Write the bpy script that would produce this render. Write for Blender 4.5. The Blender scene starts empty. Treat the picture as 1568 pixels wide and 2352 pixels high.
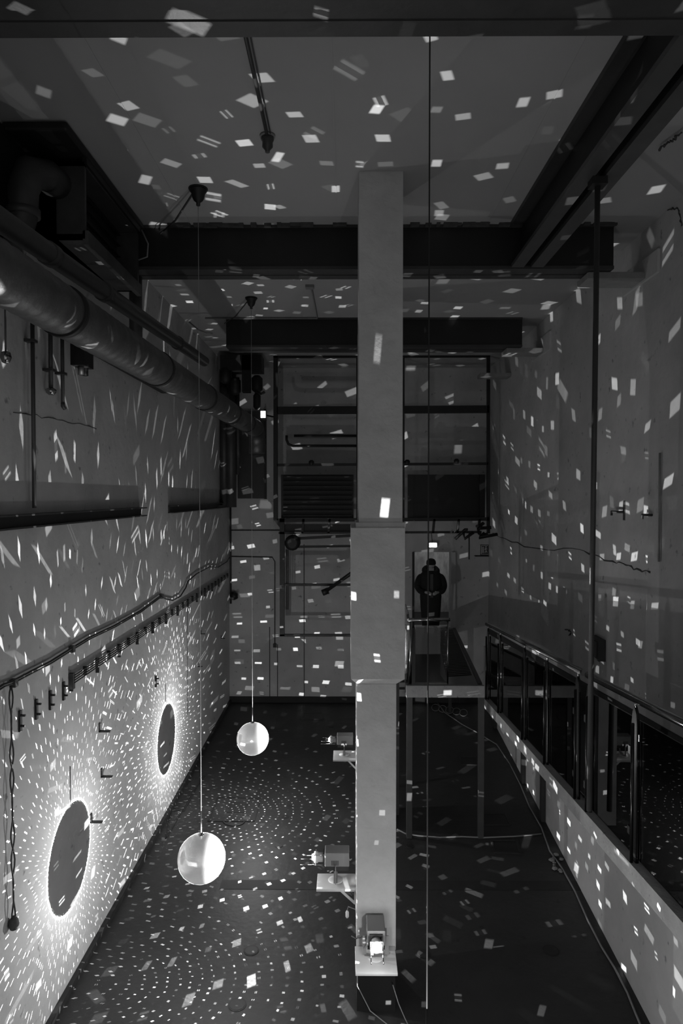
import bpy, math, random
from mathutils import Vector, Matrix, Euler
random.seed(7)
PI = math.pi
sc = bpy.context.scene
COL = sc.collection

# ------------------------------------------------------------------ camera
H = 5.0; F = 1568.0
cam = bpy.data.cameras.new('camera'); camo = bpy.data.objects.new('camera', cam); COL.objects.link(camo)
cam.sensor_fit = 'VERTICAL'; cam.sensor_height = 36; cam.lens = 24
camo.location = (0, 0, H)
camo.rotation_euler = (PI/2 - math.atan(38/F), 0, math.atan(9/F))
cam.clip_start = 0.05
sc.camera = camo
RM = camo.rotation_euler.to_matrix()

def P(px, py, y):
    """world point at depth y seen at photo pixel (px, py)"""
    d = RM @ Vector(((px-784)/F, (1176-py)/F, -1))
    d = d * (y/d.y)
    return Vector((d.x, d.y, H+d.z))

# ------------------------------------------------------------------ world, exposure
w = bpy.data.worlds.new('world'); sc.world = w; w.use_nodes = True
bg = w.node_tree.nodes['Background']; bg.inputs[0].default_value = (1, 1, 1, 1); bg.inputs[1].default_value = 0.38
sc.view_settings.view_transform = 'Standard'; sc.view_settings.look = 'None'
sc.view_settings.gamma = 1; sc.view_settings.exposure = 0.1

# ------------------------------------------------------------------ lights
BALLS = [ # centre, radius, lamp position, facet step, hiding angle, strength, base (added fill), drop
    dict(c=Vector((-1.463, 6.85, 1.31)), r=.24, l=Vector((-.36, 6.85, 1.30)), step=.048, a0=math.radians(21.6), e=2600, seed=1.3, base=.019, keep=.06),
    dict(c=Vector((-1.453, 10.6, 1.19)), r=.25, l=Vector((-.25, 10.6, 1.19)), step=.048, a0=math.radians(21.6), e=2600, seed=5.1, base=.022, keep=.06),
    dict(c=Vector((.51, 4.2, 1.30)), r=.24, l=Vector((.29, 5.93, .90)), step=.068, a0=math.radians(15), e=3600, seed=9.7, base=.013, keep=.3),
]

class NT:
    def __init__(s, nt): s.nt = nt
    def n(s, t, **k):
        x = s.nt.nodes.new(t)
        for a, b in k.items(): setattr(x, a, b)
        return x
    def put(s, sock, v):
        if isinstance(v, bpy.types.NodeSocket): s.nt.links.new(v, sock)
        else: sock.default_value = v
    def m(s, op, a, b=None, c=None, clamp=False):
        x = s.n('ShaderNodeMath', operation=op, use_clamp=clamp)
        s.put(x.inputs[0], a)
        if b is not None: s.put(x.inputs[1], b)
        if c is not None: s.put(x.inputs[2], c)
        return x.outputs[0]
    def v(s, op, a, b=None, sc_=None):
        x = s.n('ShaderNodeVectorMath', operation=op)
        s.put(x.inputs[0], a)
        if b is not None: s.put(x.inputs[1], b)
        if sc_ is not None: s.put(x.inputs['Scale'], sc_)
        return x.outputs['Value'] if op in ('DOT_PRODUCT', 'LENGTH') else x.outputs[0]

def mirror_ball_light(i, B):
    """light thrown by the lit tiles of one mirror ball: one beam per tile, in the direction the tile reflects its lamp, plus an added even fill"""
    L = bpy.data.lights.new('mirror_ball_reflections', 'POINT'); L.energy = B['e']; L.shadow_soft_size = 0.0
    lo = bpy.data.objects.new('mirror_ball_reflections', L); lo.location = B['c']; COL.objects.link(lo)
    L.use_nodes = True; nt = L.node_tree
    em = [n for n in nt.nodes if n.type == 'EMISSION'][0]
    T = NT(nt)
    d = T.v('NORMALIZE', T.n('ShaderNodeTexCoord').outputs['Normal'])
    k = (B['c'] - B['l']).normalized(); kt = tuple(k)
    a1 = k.cross(Vector((0, 0, 1))).normalized(); a2 = k.cross(a1).normalized()
    ca = T.v('DOT_PRODUCT', d, kt)
    p = T.v('NORMALIZE', T.v('SUBTRACT', d, T.v('SCALE', kt, sc_=ca)))
    al = T.m('ARCCOSINE', T.m('MINIMUM', T.m('MAXIMUM', ca, -1.0), 1.0))
    a0 = B['a0']
    ae = T.m('MAXIMUM', T.m('MULTIPLY', T.m('SUBTRACT', al, a0), PI/(PI-a0)), 0.0)
    h = T.m('MULTIPLY', ae, .5)
    n = T.v('ADD', T.v('SCALE', kt, sc_=T.m('MULTIPLY', T.m('SINE', h), -1.0)), T.v('SCALE', p, sc_=T.m('COSINE', h)))
    sp = T.n('ShaderNodeSeparateXYZ'); nt.links.new(n, sp.inputs[0])
    th = T.m('ARCCOSINE', T.m('MINIMUM', T.m('MAXIMUM', sp.outputs[2], -1.0), 1.0))
    ph = T.m('ADD', T.m('DIVIDE', T.m('ARCTAN2', sp.outputs[1], sp.outputs[0]), 2*PI), .5)
    D = B['step']
    tr = T.m('DIVIDE', th, D); row = T.m('FLOOR', tr)
    thc = T.m('MULTIPLY', T.m('ADD', row, .5), D)
    ncol = T.m('MAXIMUM', T.m('ROUND', T.m('MULTIPLY', T.m('SINE', thc), 2*PI/D)), 3.0)
    pc = T.m('MULTIPLY', ph, ncol); colm = T.m('FLOOR', pc)
    cv = T.n('ShaderNodeCombineXYZ'); nt.links.new(row, cv.inputs[0]); nt.links.new(colm, cv.inputs[1]); cv.inputs[2].default_value = B['seed']
    wn = T.n('ShaderNodeTexWhiteNoise', noise_dimensions='3D'); nt.links.new(cv.outputs[0], wn.inputs['Vector'])
    cv2 = T.n('ShaderNodeCombineXYZ'); nt.links.new(row, cv2.inputs[0]); nt.links.new(colm, cv2.inputs[1]); cv2.inputs[2].default_value = B['seed']+31.7
    wn2 = T.n('ShaderNodeTexWhiteNoise', noise_dimensions='3D'); nt.links.new(cv2.outputs[0], wn2.inputs['Vector'])
    s1 = T.n('ShaderNodeSeparateColor'); nt.links.new(wn.outputs['Color'], s1.inputs[0])
    s2 = T.n('ShaderNodeSeparateColor'); nt.links.new(wn2.outputs['Color'], s2.inputs[0])
    u = T.m('SUBTRACT', T.m('SUBTRACT', pc, colm), T.m('MULTIPLY_ADD', s1.outputs[1], .24, .38))
    v = T.m('SUBTRACT', T.m('SUBTRACT', tr, row), T.m('MULTIPLY_ADD', s1.outputs[2], .24, .38))
    # shear a little so the patches are not all square to the rows
    u = T.m('ADD', u, T.m('MULTIPLY', v, T.m('MULTIPLY_ADD', s2.outputs[0], .5, -.25)))
    hu = T.m('MULTIPLY_ADD', s2.outputs[1], .08, .10)
    hv = T.m('MULTIPLY_ADD', s2.outputs[2], .06, .07)
    if i == 2: hu = T.m('MULTIPLY', hu, .66); hv = T.m('MULTIPLY', hv, .85)
    au = T.m('ABSOLUTE', u); av = T.m('ABSOLUTE', v)
    mu = T.m('MULTIPLY', T.m('SUBTRACT', hu, au), 34.0, clamp=True)
    mv = T.m('MULTIPLY', T.m('SUBTRACT', hv, av), 34.0, clamp=True)
    spot = T.m('MULTIPLY', mu, mv)
    # some tiles send two bars instead of one patch
    twin = T.m('GREATER_THAN', s2.outputs[0], .78)
    hole = T.m('LESS_THAN', av, T.m('MULTIPLY', hv, .38))
    spot = T.m('MULTIPLY', spot, T.m('SUBTRACT', 1.0, T.m('MULTIPLY', T.m('MULTIPLY', twin, hole), .9)))
    r = T.m('SUBTRACT', s1.outputs[0], B['keep'])
    r = T.m('MULTIPLY', r, 1.0/(1-B['keep']), clamp=True)
    br = T.m('MULTIPLY', T.m('POWER', r, 1.3), 1.0)
    spot = T.m('MULTIPLY', spot, br)
    # bright tile ring around the ball's shadow
    psi = T.m('ARCTAN2', T.v('DOT_PRODUCT', p, tuple(a2)), T.v('DOT_PRODUCT', p, tuple(a1)))
    fr = T.m('FRACT', T.m('MULTIPLY', psi, 78/(2*PI)))
    dot = T.m('LESS_THAN', T.m('ABSOLUTE', T.m('SUBTRACT', fr, .5)), .31)
    dot = T.m('MULTIPLY_ADD', dot, .9, .05)
    outw = T.m('GREATER_THAN', al, a0)
    ring = T.m('MULTIPLY', T.m('MULTIPLY', T.m('LESS_THAN', al, a0+.016), outw), dot)
    glow = T.m('MULTIPLY', T.m('EXPONENT', T.m('MULTIPLY', T.m('SUBTRACT', al, a0), -4.0)), .03)
    tot = T.m('MAXIMUM', T.m('MULTIPLY', spot, outw), T.m('MULTIPLY', ring, .55 if i < 2 else 0.0))
    tot = T.m('ADD', tot, T.m('MULTIPLY', glow, outw))
    tot = T.m('ADD', tot, T.m('MULTIPLY', outw, B['base']) if i < 2 else B['base'])  # even fill added to brighten the hall, beyond the tile beams
    nt.links.new(tot, em.inputs['Strength'])
    em.inputs['Color'].default_value = (1, 1, 1, 1)
    return lo
BALL_LIGHTS = [mirror_ball_light(i, B) for i, B in enumerate(BALLS)]

def lamp_spot(loc, to, energy, deg, blend=1.0, soft=.03):
    L = bpy.data.lights.new('projector_beam', 'SPOT'); L.energy = energy; L.spot_size = math.radians(deg); L.spot_blend = blend; L.shadow_soft_size = soft
    o = bpy.data.objects.new('projector_beam', L); o.location = loc
    o.rotation_euler = (to-loc).to_track_quat('-Z', 'Y').to_euler(); COL.objects.link(o)
def lamp_point(loc, energy, soft=.05, name='lamp_spill'):
    L = bpy.data.lights.new(name, 'POINT'); L.energy = energy; L.shadow_soft_size = soft
    o = bpy.data.objects.new(name, L); o.location = loc; COL.objects.link(o)
for i, B in enumerate(BALLS):
    lamp_spot(B['l'], B['c'], 1700 if i < 2 else 150, 25.5, .3)
    lamp_point(B['l'] + (B['c']-B['l']).normalized()*.03 + Vector((0, 0, .02)), 1.6 if i < 2 else 4.0)

# ------------------------------------------------------------------ materials
def mat(name, col, rough=.6, metal=0.0, bump=0.0, bscale=30, var=0.0, vscale=3, spots=0.0, spec=None, emit=0, stretch=None, flat=False):
    m = bpy.data.materials.new(name); m.use_nodes = True; nt = m.node_tree; T = NT(nt)
    b = nt.nodes['Principled BSDF']
    if isinstance(col, (int, float)): col = (col, col, col)
    b.inputs['Base Color'].default_value = (*col, 1); b.inputs['Roughness'].default_value = rough; b.inputs['Metallic'].default_value = metal
    if spec is not None: b.inputs['Specular IOR Level'].default_value = spec
    if emit: b.inputs['Emission Color'].default_value = (1, 1, 1, 1); b.inputs['Emission Strength'].default_value = emit
    co = T.n('ShaderNodeTexCoord').outputs['Object']
    if stretch:
        mp = T.n('ShaderNodeMapping'); nt.links.new(co, mp.inputs[0]); mp.inputs['Scale'].default_value = stretch; co = mp.outputs[0]
    if var:
        nz = T.n('ShaderNodeTexNoise'); nt.links.new(co, nz.inputs['Vector']); nz.inputs['Scale'].default_value = vscale
        nz.inputs['Detail'].default_value = 6; nz.inputs['Roughness'].default_value = .62
        f = T.m('MULTIPLY_ADD', T.m('SUBTRACT', nz.outputs['Fac'], .5), 2*var*2, 1.0)
        if spots:
            nz2 = T.n('ShaderNodeTexNoise'); nt.links.new(co, nz2.inputs['Vector']); nz2.inputs['Scale'].default_value = vscale*7
            nz2.inputs['Detail'].default_value = 4
            sf = T.m('MULTIPLY', T.m('SUBTRACT', nz2.outputs['Fac'], .66), 12.0, clamp=True)
            f = T.m('MULTIPLY', f, T.m('SUBTRACT', 1.0, T.m('MULTIPLY', sf, spots)))
        f = T.m('MAXIMUM', f, .1)
        c = T.v('SCALE', tuple(col), sc_=f); nt.links.new(c, b.inputs['Base Color'])
    if bump:
        nb = T.n('ShaderNodeTexNoise'); nt.links.new(co, nb.inputs['Vector']); nb.inputs['Scale'].default_value = bscale; nb.inputs['Detail'].default_value = 5
        bp = T.n('ShaderNodeBump'); bp.inputs['Strength'].default_value = bump; bp.inputs['Distance'].default_value = .02
        nt.links.new(nb.outputs['Fac'], bp.inputs['Height']); nt.links.new(bp.outputs[0], b.inputs['Normal'])
    return m
M = {}
M['plaster'] = mat('wall_plaster', .46, .9, bump=.35, bscale=9, var=.16, vscale=1.3, spots=.5, spec=.15)
M['ceil'] = mat('ceiling_paint', .36, .9, bump=.1, bscale=4, var=.05, vscale=.8, spec=.15)
M['column'] = mat('column_plaster', .50, .9, bump=1.0, bscale=9, var=.14, vscale=2.6, spec=.15)
M['floor'] = mat('floor_concrete', .026, .55, bump=.25, bscale=14, var=.3, vscale=1.1, spots=.4, spec=.35)
M['floor_dark'] = mat('pit_concrete', .012, .7, var=.3, vscale=4)
M['steel'] = mat('painted_steel', .035, .5, bump=.1, bscale=20, var=.25, vscale=4)
M['black'] = mat('black_steel', .008, .55)
M['louvre'] = mat('dark_louvre_metal', .012, .35, metal=.5)
M['pipe'] = mat('grey_pipe', .05, .45, var=.2, vscale=6)
M['duct'] = mat('galvanised_metal', .13, .5, metal=.75, bump=.2, bscale=25, var=.3, vscale=5)
M['ductbox'] = mat('dusty_sheet_metal', .06, .5, metal=.4, var=.3, vscale=4)
M['chrome'] = mat('polished_steel', .35, .16, metal=1.0)
M['ball'] = mat('mirror_tiles', .92, .2, metal=.35)
M['board'] = mat('white_board', .6, .6, var=.08, vscale=8)
M['proj'] = mat('projector_plastic', .22, .45)
M['projd'] = mat('projector_dark', .03, .4)
M['lamp'] = mat('lit_lamp', .9, .4, emit=40)
M['lit_panel'] = mat('lit_box_face', .9, .4, emit=7)
M['bulb'] = mat('lit_bulb', .9, .4, emit=60)
M['cable'] = mat('dark_cable', .03, .6)
M['cablew'] = mat('light_cable', .22, .6)
M['stone'] = mat('ledge_stone', .22, .8, var=.15, vscale=6, bump=.2)
M['band'] = mat('ledge_concrete', .30, .85, var=.25, vscale=3, bump=.4, bscale=20, spots=.6)
M['coat'] = mat('black_cloth', .008, .9)
M['skin'] = mat('skin', .30, .6)
M['knit'] = mat('grey_knit', .05, .9)
M['jamb'] = mat('door_jamb_paint', .5, .7, var=.1)
M['mottled'] = mat('mottled_corridor_plaster', .36, .9, var=.5, vscale=3.2, stretch=(2, 2, .7))
M['post'] = mat('dark_polished_steel', .035, .25, metal=.9)
M['rope'] = mat('grey_rope', .02, .8)
M['wire'] = mat('steel_wire', .4, .4, metal=.3)
M['sign'] = mat('sign_face', .02, .4)
M['signw'] = mat('sign_print', .45, .5)
M['tread'] = mat('ribbed_deck', .05, .22, metal=.3, var=.2, vscale=5)
M['wreck'] = mat('exposed_dark_render', .06, .95, var=.4, vscale=12)

g = bpy.data.materials.new('clear_glass'); g.use_nodes = True; T = NT(g.node_tree)
for n in list(g.node_tree.nodes):
    if n.type == 'BSDF_PRINCIPLED': g.node_tree.nodes.remove(n)
out = [n for n in g.node_tree.nodes if n.type == 'OUTPUT_MATERIAL'][0]
tr = T.n('ShaderNodeBsdfTransparent'); tr.inputs[0].default_value = (.62, .62, .62, 1)
gl = T.n('ShaderNodeBsdfGlossy'); gl.inputs['Roughness'].default_value = .0
fr = T.n('ShaderNodeFresnel'); fr.inputs[0].default_value = 1.5
mx = T.n('ShaderNodeMixShader'); g.node_tree.links.new(fr.outputs[0], mx.inputs[0]); g.node_tree.links.new(tr.outputs[0], mx.inputs[1]); g.node_tree.links.new(gl.outputs[0], mx.inputs[2])
g.node_tree.links.new(mx.outputs[0], out.inputs[0]); M['glass'] = g

# ------------------------------------------------------------------ mesh helpers
class MB:
    def __init__(s): s.v = []; s.f = []; s.sm = []
    def add(s, vs, fs, smooth=False):
        o = len(s.v); s.v += [Vector(x) for x in vs]; s.f += [tuple(i+o for i in f) for f in fs]; s.sm += [smooth]*len(fs); return s
    def box(s, x0, x1, y0, y1, z0, z1):
        x0, x1 = min(x0, x1), max(x0, x1); y0, y1 = min(y0, y1), max(y0, y1); z0, z1 = min(z0, z1), max(z0, z1)
        vs = [(x, y, z) for z in (z0, z1) for y in (y0, y1) for x in (x0, x1)]
        return s.add(vs, [(0, 2, 3, 1), (4, 5, 7, 6), (0, 1, 5, 4), (2, 6, 7, 3), (0, 4, 6, 2), (1, 3, 7, 5)])
    def bar(s, a, b, wx, wz, up=(0, 0, 1)):
        a = Vector(a); b = Vector(b); t = (b-a).normalized(); up = Vector(up)
        if abs(t.dot(up)) > .97: up = Vector((0, 1, 0))
        sx = t.cross(up).normalized()*wx/2; sz = sx.cross(t).normalized()*wz/2
        vs = [q+i*sx+j*sz for q in (a, b) for i, j in ((-1, -1), (1, -1), (1, 1), (-1, 1))]
        return s.add(vs, [(3, 2, 1, 0), (4, 5, 6, 7), (0, 1, 5, 4), (1, 2, 6, 5), (2, 3, 7, 6), (3, 0, 4, 7)])
    def tube(s, pts, r, n=10, cap=True):
        pts = [Vector(p) for p in pts]; rs = r if isinstance(r, (list, tuple)) else [r]*len(pts)
        o = []; prev = None
        for i, p in enumerate(pts):
            t = (pts[min(i+1, len(pts)-1)] - pts[max(i-1, 0)]).normalized()
            if prev is None:
                a = t.orthogonal().normalized()
            else:
                a = prev - t*prev.dot(t)
                a = a.normalized() if a.length > 1e-6 else t.orthogonal().normalized()
            prev = a; b = t.cross(a)
            o += [p + rs[i]*(math.cos(2*PI*k/n)*a + math.sin(2*PI*k/n)*b) for k in range(n)]
        fs = []
        for i in range(len(pts)-1):
            for k in range(n):
                fs.append((i*n+k, i*n+(k+1) % n, (i+1)*n+(k+1) % n, (i+1)*n+k))
        s.add(o, fs, True)
        if cap:
            base = len(s.v) - len(o)
            s.f.append(tuple(base+k for k in reversed(range(n)))); s.sm.append(False)
            s.f.append(tuple(base+(len(pts)-1)*n+k for k in range(n))); s.sm.append(False)
        return s
    def lathe(s, prof, c=(0, 0, 0), n=24, axis=(0, 0, 1), smooth=True):
        """prof: (radius, height along axis)"""
        ax = Vector(axis).normalized(); a = ax.orthogonal().normalized(); b = ax.cross(a); c = Vector(c); o = []
        for r, h in prof: o += [c + ax*h + r*(math.cos(2*PI*k/n)*a + math.sin(2*PI*k/n)*b) for k in range(n)]
        fs = []
        for i in range(len(prof)-1):
            for k in range(n): fs.append((i*n+k, i*n+(k+1) % n, (i+1)*n+(k+1) % n, (i+1)*n+k))
        s.add(o, fs, smooth); base = len(s.v)-len(o)
        s.f.append(tuple(base+k for k in reversed(range(n)))); s.sm.append(False)
        s.f.append(tuple(base+(len(prof)-1)*n+k for k in range(n))); s.sm.append(False)
        return s
    def prism(s, poly, vec):
        n = len(poly); vec = Vector(vec); vs = [Vector(p) for p in poly] + [Vector(p)+vec for p in poly]
        fs = [tuple(reversed(range(n))), tuple(range(n, 2*n))] + [(i, (i+1) % n, n+(i+1) % n, n+i) for i in range(n)]
        return s.add(vs, fs)
    def hexa(s, b4, t4):
        return s.add(list(b4)+list(t4), [(3, 2, 1, 0), (4, 5, 6, 7), (0, 1, 5, 4), (1, 2, 6, 5), (2, 3, 7, 6), (3, 0, 4, 7)])
    def build(s, name, m, parent=None, label=None, bevel=0, world=True):
        off = Vector((0, 0, 0))
        if parent is not None:
            if world:
                q = parent
                while q is not None: off = off + q.location; q = q.parent
        else:
            xs = [v.x for v in s.v]; ys = [v.y for v in s.v]; zs = [v.z for v in s.v]
            off = Vector(((min(xs)+max(xs))/2, (min(ys)+max(ys))/2, min(zs)))
        me = bpy.data.meshes.new(name); me.from_pydata([tuple(v-off) for v in s.v], [], s.f)
        me.polygons.foreach_set('use_smooth', s.sm); me.update()
        import bmesh
        bm = bmesh.new(); bm.from_mesh(me); bmesh.ops.recalc_face_normals(bm, faces=bm.faces[:]); bm.to_mesh(me); bm.free()
        me.materials.append(m if not isinstance(m, str) else M[m])
        o = bpy.data.objects.new(name, me); COL.objects.link(o)
        if parent is not None: o.parent = parent
        else: o.location = off
        if label: o['label'] = label
        if bevel:
            bv = o.modifiers.new('bevel', 'BEVEL'); bv.width = bevel; bv.segments = 2; bv.limit_method = 'ANGLE'
        return o
def tag(o, label, cat, group=None):
    o['label'] = label; o['category'] = cat
    if group: o['group'] = group
    return o
def thing(name, label, cat, loc, group=None, rz=0):
    o = bpy.data.objects.new(name, None); COL.objects.link(o); o.location = loc; o.rotation_euler = (0, 0, rz); o.empty_display_size = .1
    return tag(o, label, cat, group)
def struct(o): o['kind'] = 'structure'; return o

# ------------------------------------------------------------------ setting
HC = 8.05; XL = -2.80; XR = 3.44; YB = 16.4; Y0 = -1.5
fl = struct(MB().box(XL-.3, XR+.3, Y0, 20.2, -.2, 0).build('floor', 'floor'))
struct(MB().box(XL-.3, XR+.3, Y0, YB+.3, HC, HC+.25).build('ceiling', 'ceil'))
struct(MB().box(XL-.3, XL, Y0, YB+.3, 0, HC).build('wall_left', 'plaster'))
struct(MB().box(XR, XR+.3, Y0, YB+.3, 0, HC).build('wall_right', 'plaster'))
# back wall with the doorway
dx0 = P(946, 1440, YB).x; dx1 = P(1044, 1440, YB).x; dz1 = P(990, 1268, YB).z; dz0 = 1.82
bw = MB()
bw.box(XL, dx0, YB, YB+.3, 0, HC); bw.box(dx1, XR, YB, YB+.3, 0, HC); bw.box(dx0, dx1, YB, YB+.3, dz1, HC); bw.box(dx0, dx1, YB, YB+.3, 0, dz0)
struct(bw.build('wall_back', 'plaster'))
# corridor beyond the door
cr = MB(); cr.box(dx0-.8, dx1+.8, 18.6, 18.8, 0, 5.2); cr.box(dx0-.9, dx0-.8, YB+.3, 18.8, 0, 5.2); cr.box(dx1+.8, dx1+.9, YB+.3, 18.8, 0, 5.2)
struct(cr.build('wall_corridor', 'mottled'))
struct(MB().box(dx0-.8, dx1+.8, YB+.3, 18.6, dz0-.2, dz0).build('floor_corridor', 'floor'))
lamp_point(Vector((dx1+.1, 17.0, 4.7)), 22, .1, 'corridor_lamp')
dr = struct(MB().box(dx0-.0, dx0+.05, YB-.06, YB+.1, dz0, dz1).build('door_1', 'black'))
MB().box(dx1-.10, dx1+.0, YB-.08, YB+.3, dz0, dz1).build('door_jamb', 'jamb', dr, 'pale painted door jamb')
# lower thicker part of the right wall, under the ramp
def XW(y): return 2.60+.045*y
def ZD(y): return H-(2.67+.068*(y-4.35))      # ramp deck height
lw = MB()
ya, yb = 1.0, YB
lw.hexa([(XW(ya), ya, 0), (XR, ya, 0), (XR, yb, 0), (XW(yb), yb, 0)], [(XW(ya), ya, ZD(ya)-.14), (XR, ya, ZD(ya)-.14), (XR, yb, ZD(10.4)-.55), (XW(yb), yb, ZD(10.4)-.55)])
struct(lw.build('wall_lower_right', 'plaster'))
# ramp slab with its concrete edge
XG = 2.15
rs = MB(); ya, yb = 1.0, 10.35
rs.hexa([(XG-.05, ya, ZD(ya)-.14), (XR, ya, ZD(ya)-.14), (XR, yb, ZD(yb)-.14), (XG-.05, yb, ZD(yb)-.14)], [(XG-.05, ya, ZD(ya)), (XR, ya, ZD(ya)), (XR, yb, ZD(yb)), (XG-.05, yb, ZD(yb))])
struct(rs.build('floor_ramp', 'band'))
rd = MB(); rd.hexa([(XG+.06, ya, ZD(ya)), (XR, ya, ZD(ya)), (XR, yb, ZD(yb)), (XG+.06, yb, ZD(yb))], [(XG+.06, ya, ZD(ya)+.03), (XR, ya, ZD(ya)+.03), (XR, yb, ZD(yb)+.03), (XG+.06, yb, ZD(yb)+.03)])
struct(rd.build('trim_1', 'black'))
dd = MB(); dd.hexa([(XR-.02, ya, ZD(ya)), (XR, ya, ZD(ya)), (XR, YB, ZD(YB)), (XR-.02, YB, ZD(YB))], [(XR-.02, ya, ZD(ya)+.42), (XR, ya, ZD(ya)+.42), (XR, YB, ZD(YB)+.30), (XR-.02, YB, ZD(YB)+.30)])
struct(dd.build('baseboard_right', 'black'))
struct(MB().box(XL, 3.2, YB-.04, YB, 0, .14).build('baseboard_back', 'floor_dark'))
struct(MB().box(XL, XL+.05, Y0, YB, 0, .07).build('baseboard_left', 'floor_dark'))
# shallow patches of render round the beam bearings on the right wall
for n, (y0, y1, z0, z1) in enumerate([(7.55, 8.5, 7.45, HC-.35), (11.5, 12.6, 7.45, HC-.3)]):
    struct(MB().box(XR-.03, XR+.01, y0, y1, z0, z1).build('trim_%d' % (n+2), 'plaster'))
# ceiling joints
for n, x in enumerate((-1.75, -.1, 1.6)):
    struct(MB().box(x, x+.012, 3.9, 7.7, HC-.004, HC).build('trim_%d' % (n+4), 'ceil'))

# ------------------------------------------------------------------ steel beams
def ibeam(name, y0, y1, x0, x1, label, zb=7.55):
    t = thing(name, label, 'beam', ((x0+x1)/2, (y0+y1)/2, zb), 'steel beams crossing under the ceiling')
    ym = (y0+y1)/2
    MB().box(x0, x1, ym-.03, ym+.03, zb+.03, HC-.03).build('web', 'black', t)
    MB().box(x0, x1, y0, ym-.045, zb, zb+.035).box(x0, x1, ym+.045, y1, zb, zb+.035).box(x0, x1, ym-.045, ym+.045, zb+.008, zb+.03).build('bottom_flange', 'steel', t)
    MB().box(x0, x1, y0, y1, HC-.03, HC-.001).build('top_flange', 'steel', t)
    m = MB().box(x0, x1, y0+.02, y0+.04, zb+.035, HC-.03); m.build('web_plate', 'black', t)
    return t
ibeam('steel_beam', 3.52, 3.86, XL+.002, XR-.002, 'dark steel beam across the top edge, nearest one overhead')
ibeam('steel_beam', 7.76, 8.12, XL+.3, 3.02, 'dark steel beam just behind the white column top')
ibeam('steel_beam', 11.78, 12.26, XL+.75, 3.03, 'farthest dark steel beam, above the rack on the back wall')
# lengthways beam on the right
t = thing('track_beam', 'dark steel double channel beam running lengthways along the ceiling right side', 'beam', (2.04, 5.8, 7.58))
MB().box(1.86, 2.00, 3.87, 7.74, 7.56, 7.60).build('channel_flange', 'pipe', t)
MB().box(2.08, 2.22, 3.87, 7.74, 7.56, 7.60).build('channel_flange', 'pipe', t)
MB().box(1.97, 2.00, 3.87, 7.74, 7.60, 8.0).build('channel_web', 'black', t)
MB().box(2.08, 2.11, 3.87, 7.74, 7.60, 8.0).build('channel_web', 'black', t)
MB().box(1.84, 2.24, 3.87, 7.74, 8.0, HC-.002).build('top_plate', 'steel', t)
# bearings
for y0, y1, x0, lab in ((7.85, 8.22, 2.76, 'grey stone bearing ledge under the near beam end on the right wall'), (11.85, 12.25, 2.78, 'grey stone bearing ledge under the second beam end on the right wall'), (14.25, 14.6, 2.80, 'grey stone bearing ledge carrying no beam, crossing the rack corner')):
    tag(MB().box(x0, XR-.001, y0, y1, 7.47, 7.545).build('bearing_ledge', 'stone', bevel=.006), lab, 'ledge', 'bearing ledges on the right wall')

# ------------------------------------------------------------------ columns
yf = 6.5
def px_x(px, y): return P(px, 1138, y).x
t = thing('column', 'tall plastered column with thicker middle, in the centre of the hall', 'column', ((px_x(820, yf)+px_x(910, yf))/2, 6.8, 0))
xa, xb = px_x(819, yf), px_x(911, yf); xc, xd = px_x(806, yf-.06), px_x(930, yf-.06); xe, xf = px_x(824, yf), px_x(924, yf)
zm0 = P(865, 1556, yf).z; zm1 = P(865, 1212, yf).z
MB().box(xa, xb, yf, 7.15, .60, zm0-.06).build('lower_shaft', 'column', t, bevel=.008)
MB().box(xa+.004, xb-.004, yf+.004, 7.146, 0, .60).build('floor_toned_foot', 'floor_dark', t, 'added dark foot, coloured like the floor')  # added foot, coloured as the dark floor that belongs in its place
m = MB(); m.hexa([(xa, yf, zm0-.06), (xb, yf, zm0-.06), (xb, 7.15, zm0-.06), (xa, 7.15, zm0-.06)], [(xc, yf-.06, zm0), (xd, yf-.06, zm0), (xd, 7.21, zm0), (xc, 7.21, zm0)])
m.box(xc, xd, yf-.06, 7.21, zm0, zm1); m.build('middle_shaft', 'column', t)
MB().box(xe-.03, xf+.03, yf-.02, 7.16, zm1, zm1+.05).box(xe, xf, yf, 7.15, zm1+.05, HC-.001).build('upper_shaft', 'column', t)
tag(MB().box(.19, .47, 10.25, 10.75, 0, 7.5).build('column', 'column'), 'slim plastered column hidden behind the central one', 'column')

# ------------------------------------------------------------------ mirror balls
def ball_mesh(r, step, rnd):
    m = MB(); rows = int(PI/step); fs = []; vs = []
    for i in range(rows):
        t0 = i*PI/rows; t1 = (i+1)*PI/rows; n = max(3, int(2*PI*math.sin((t0+t1)/2)/step))
        for j in range(n):
            p0 = 2*PI*j/n; p1 = 2*PI*(j+1)/n
            c = Vector((math.sin((t0+t1)/2)*math.cos((p0+p1)/2), math.sin((t0+t1)/2)*math.sin((p0+p1)/2), math.cos((t0+t1)/2)))
            ax = Vector((rnd.gauss(0, 1), rnd.gauss(0, 1), rnd.gauss(0, 1))); tilt = ax.cross(c)*.010
            q = []
            for a, b in ((t0, p0), (t1, p0), (t1, p1), (t0, p1)):
                v = Vector((math.sin(a)*math.cos(b), math.sin(a)*math.sin(b), math.cos(a)))
                e = (v-c)*.96
                q.append((c + e + c*(e.dot(tilt)))*r)
            b0 = len(vs); vs += q; fs.append((b0, b0+1, b0+2, b0+3))
    m.add(vs, fs); return m
labs = ['larger mirror ball hanging low in front, beside the near projector', 'smaller looking mirror ball hanging farther back near the floor corner', 'mirror ball on the thin wire right of the column, below the picture']
ball_objs = []
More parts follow.
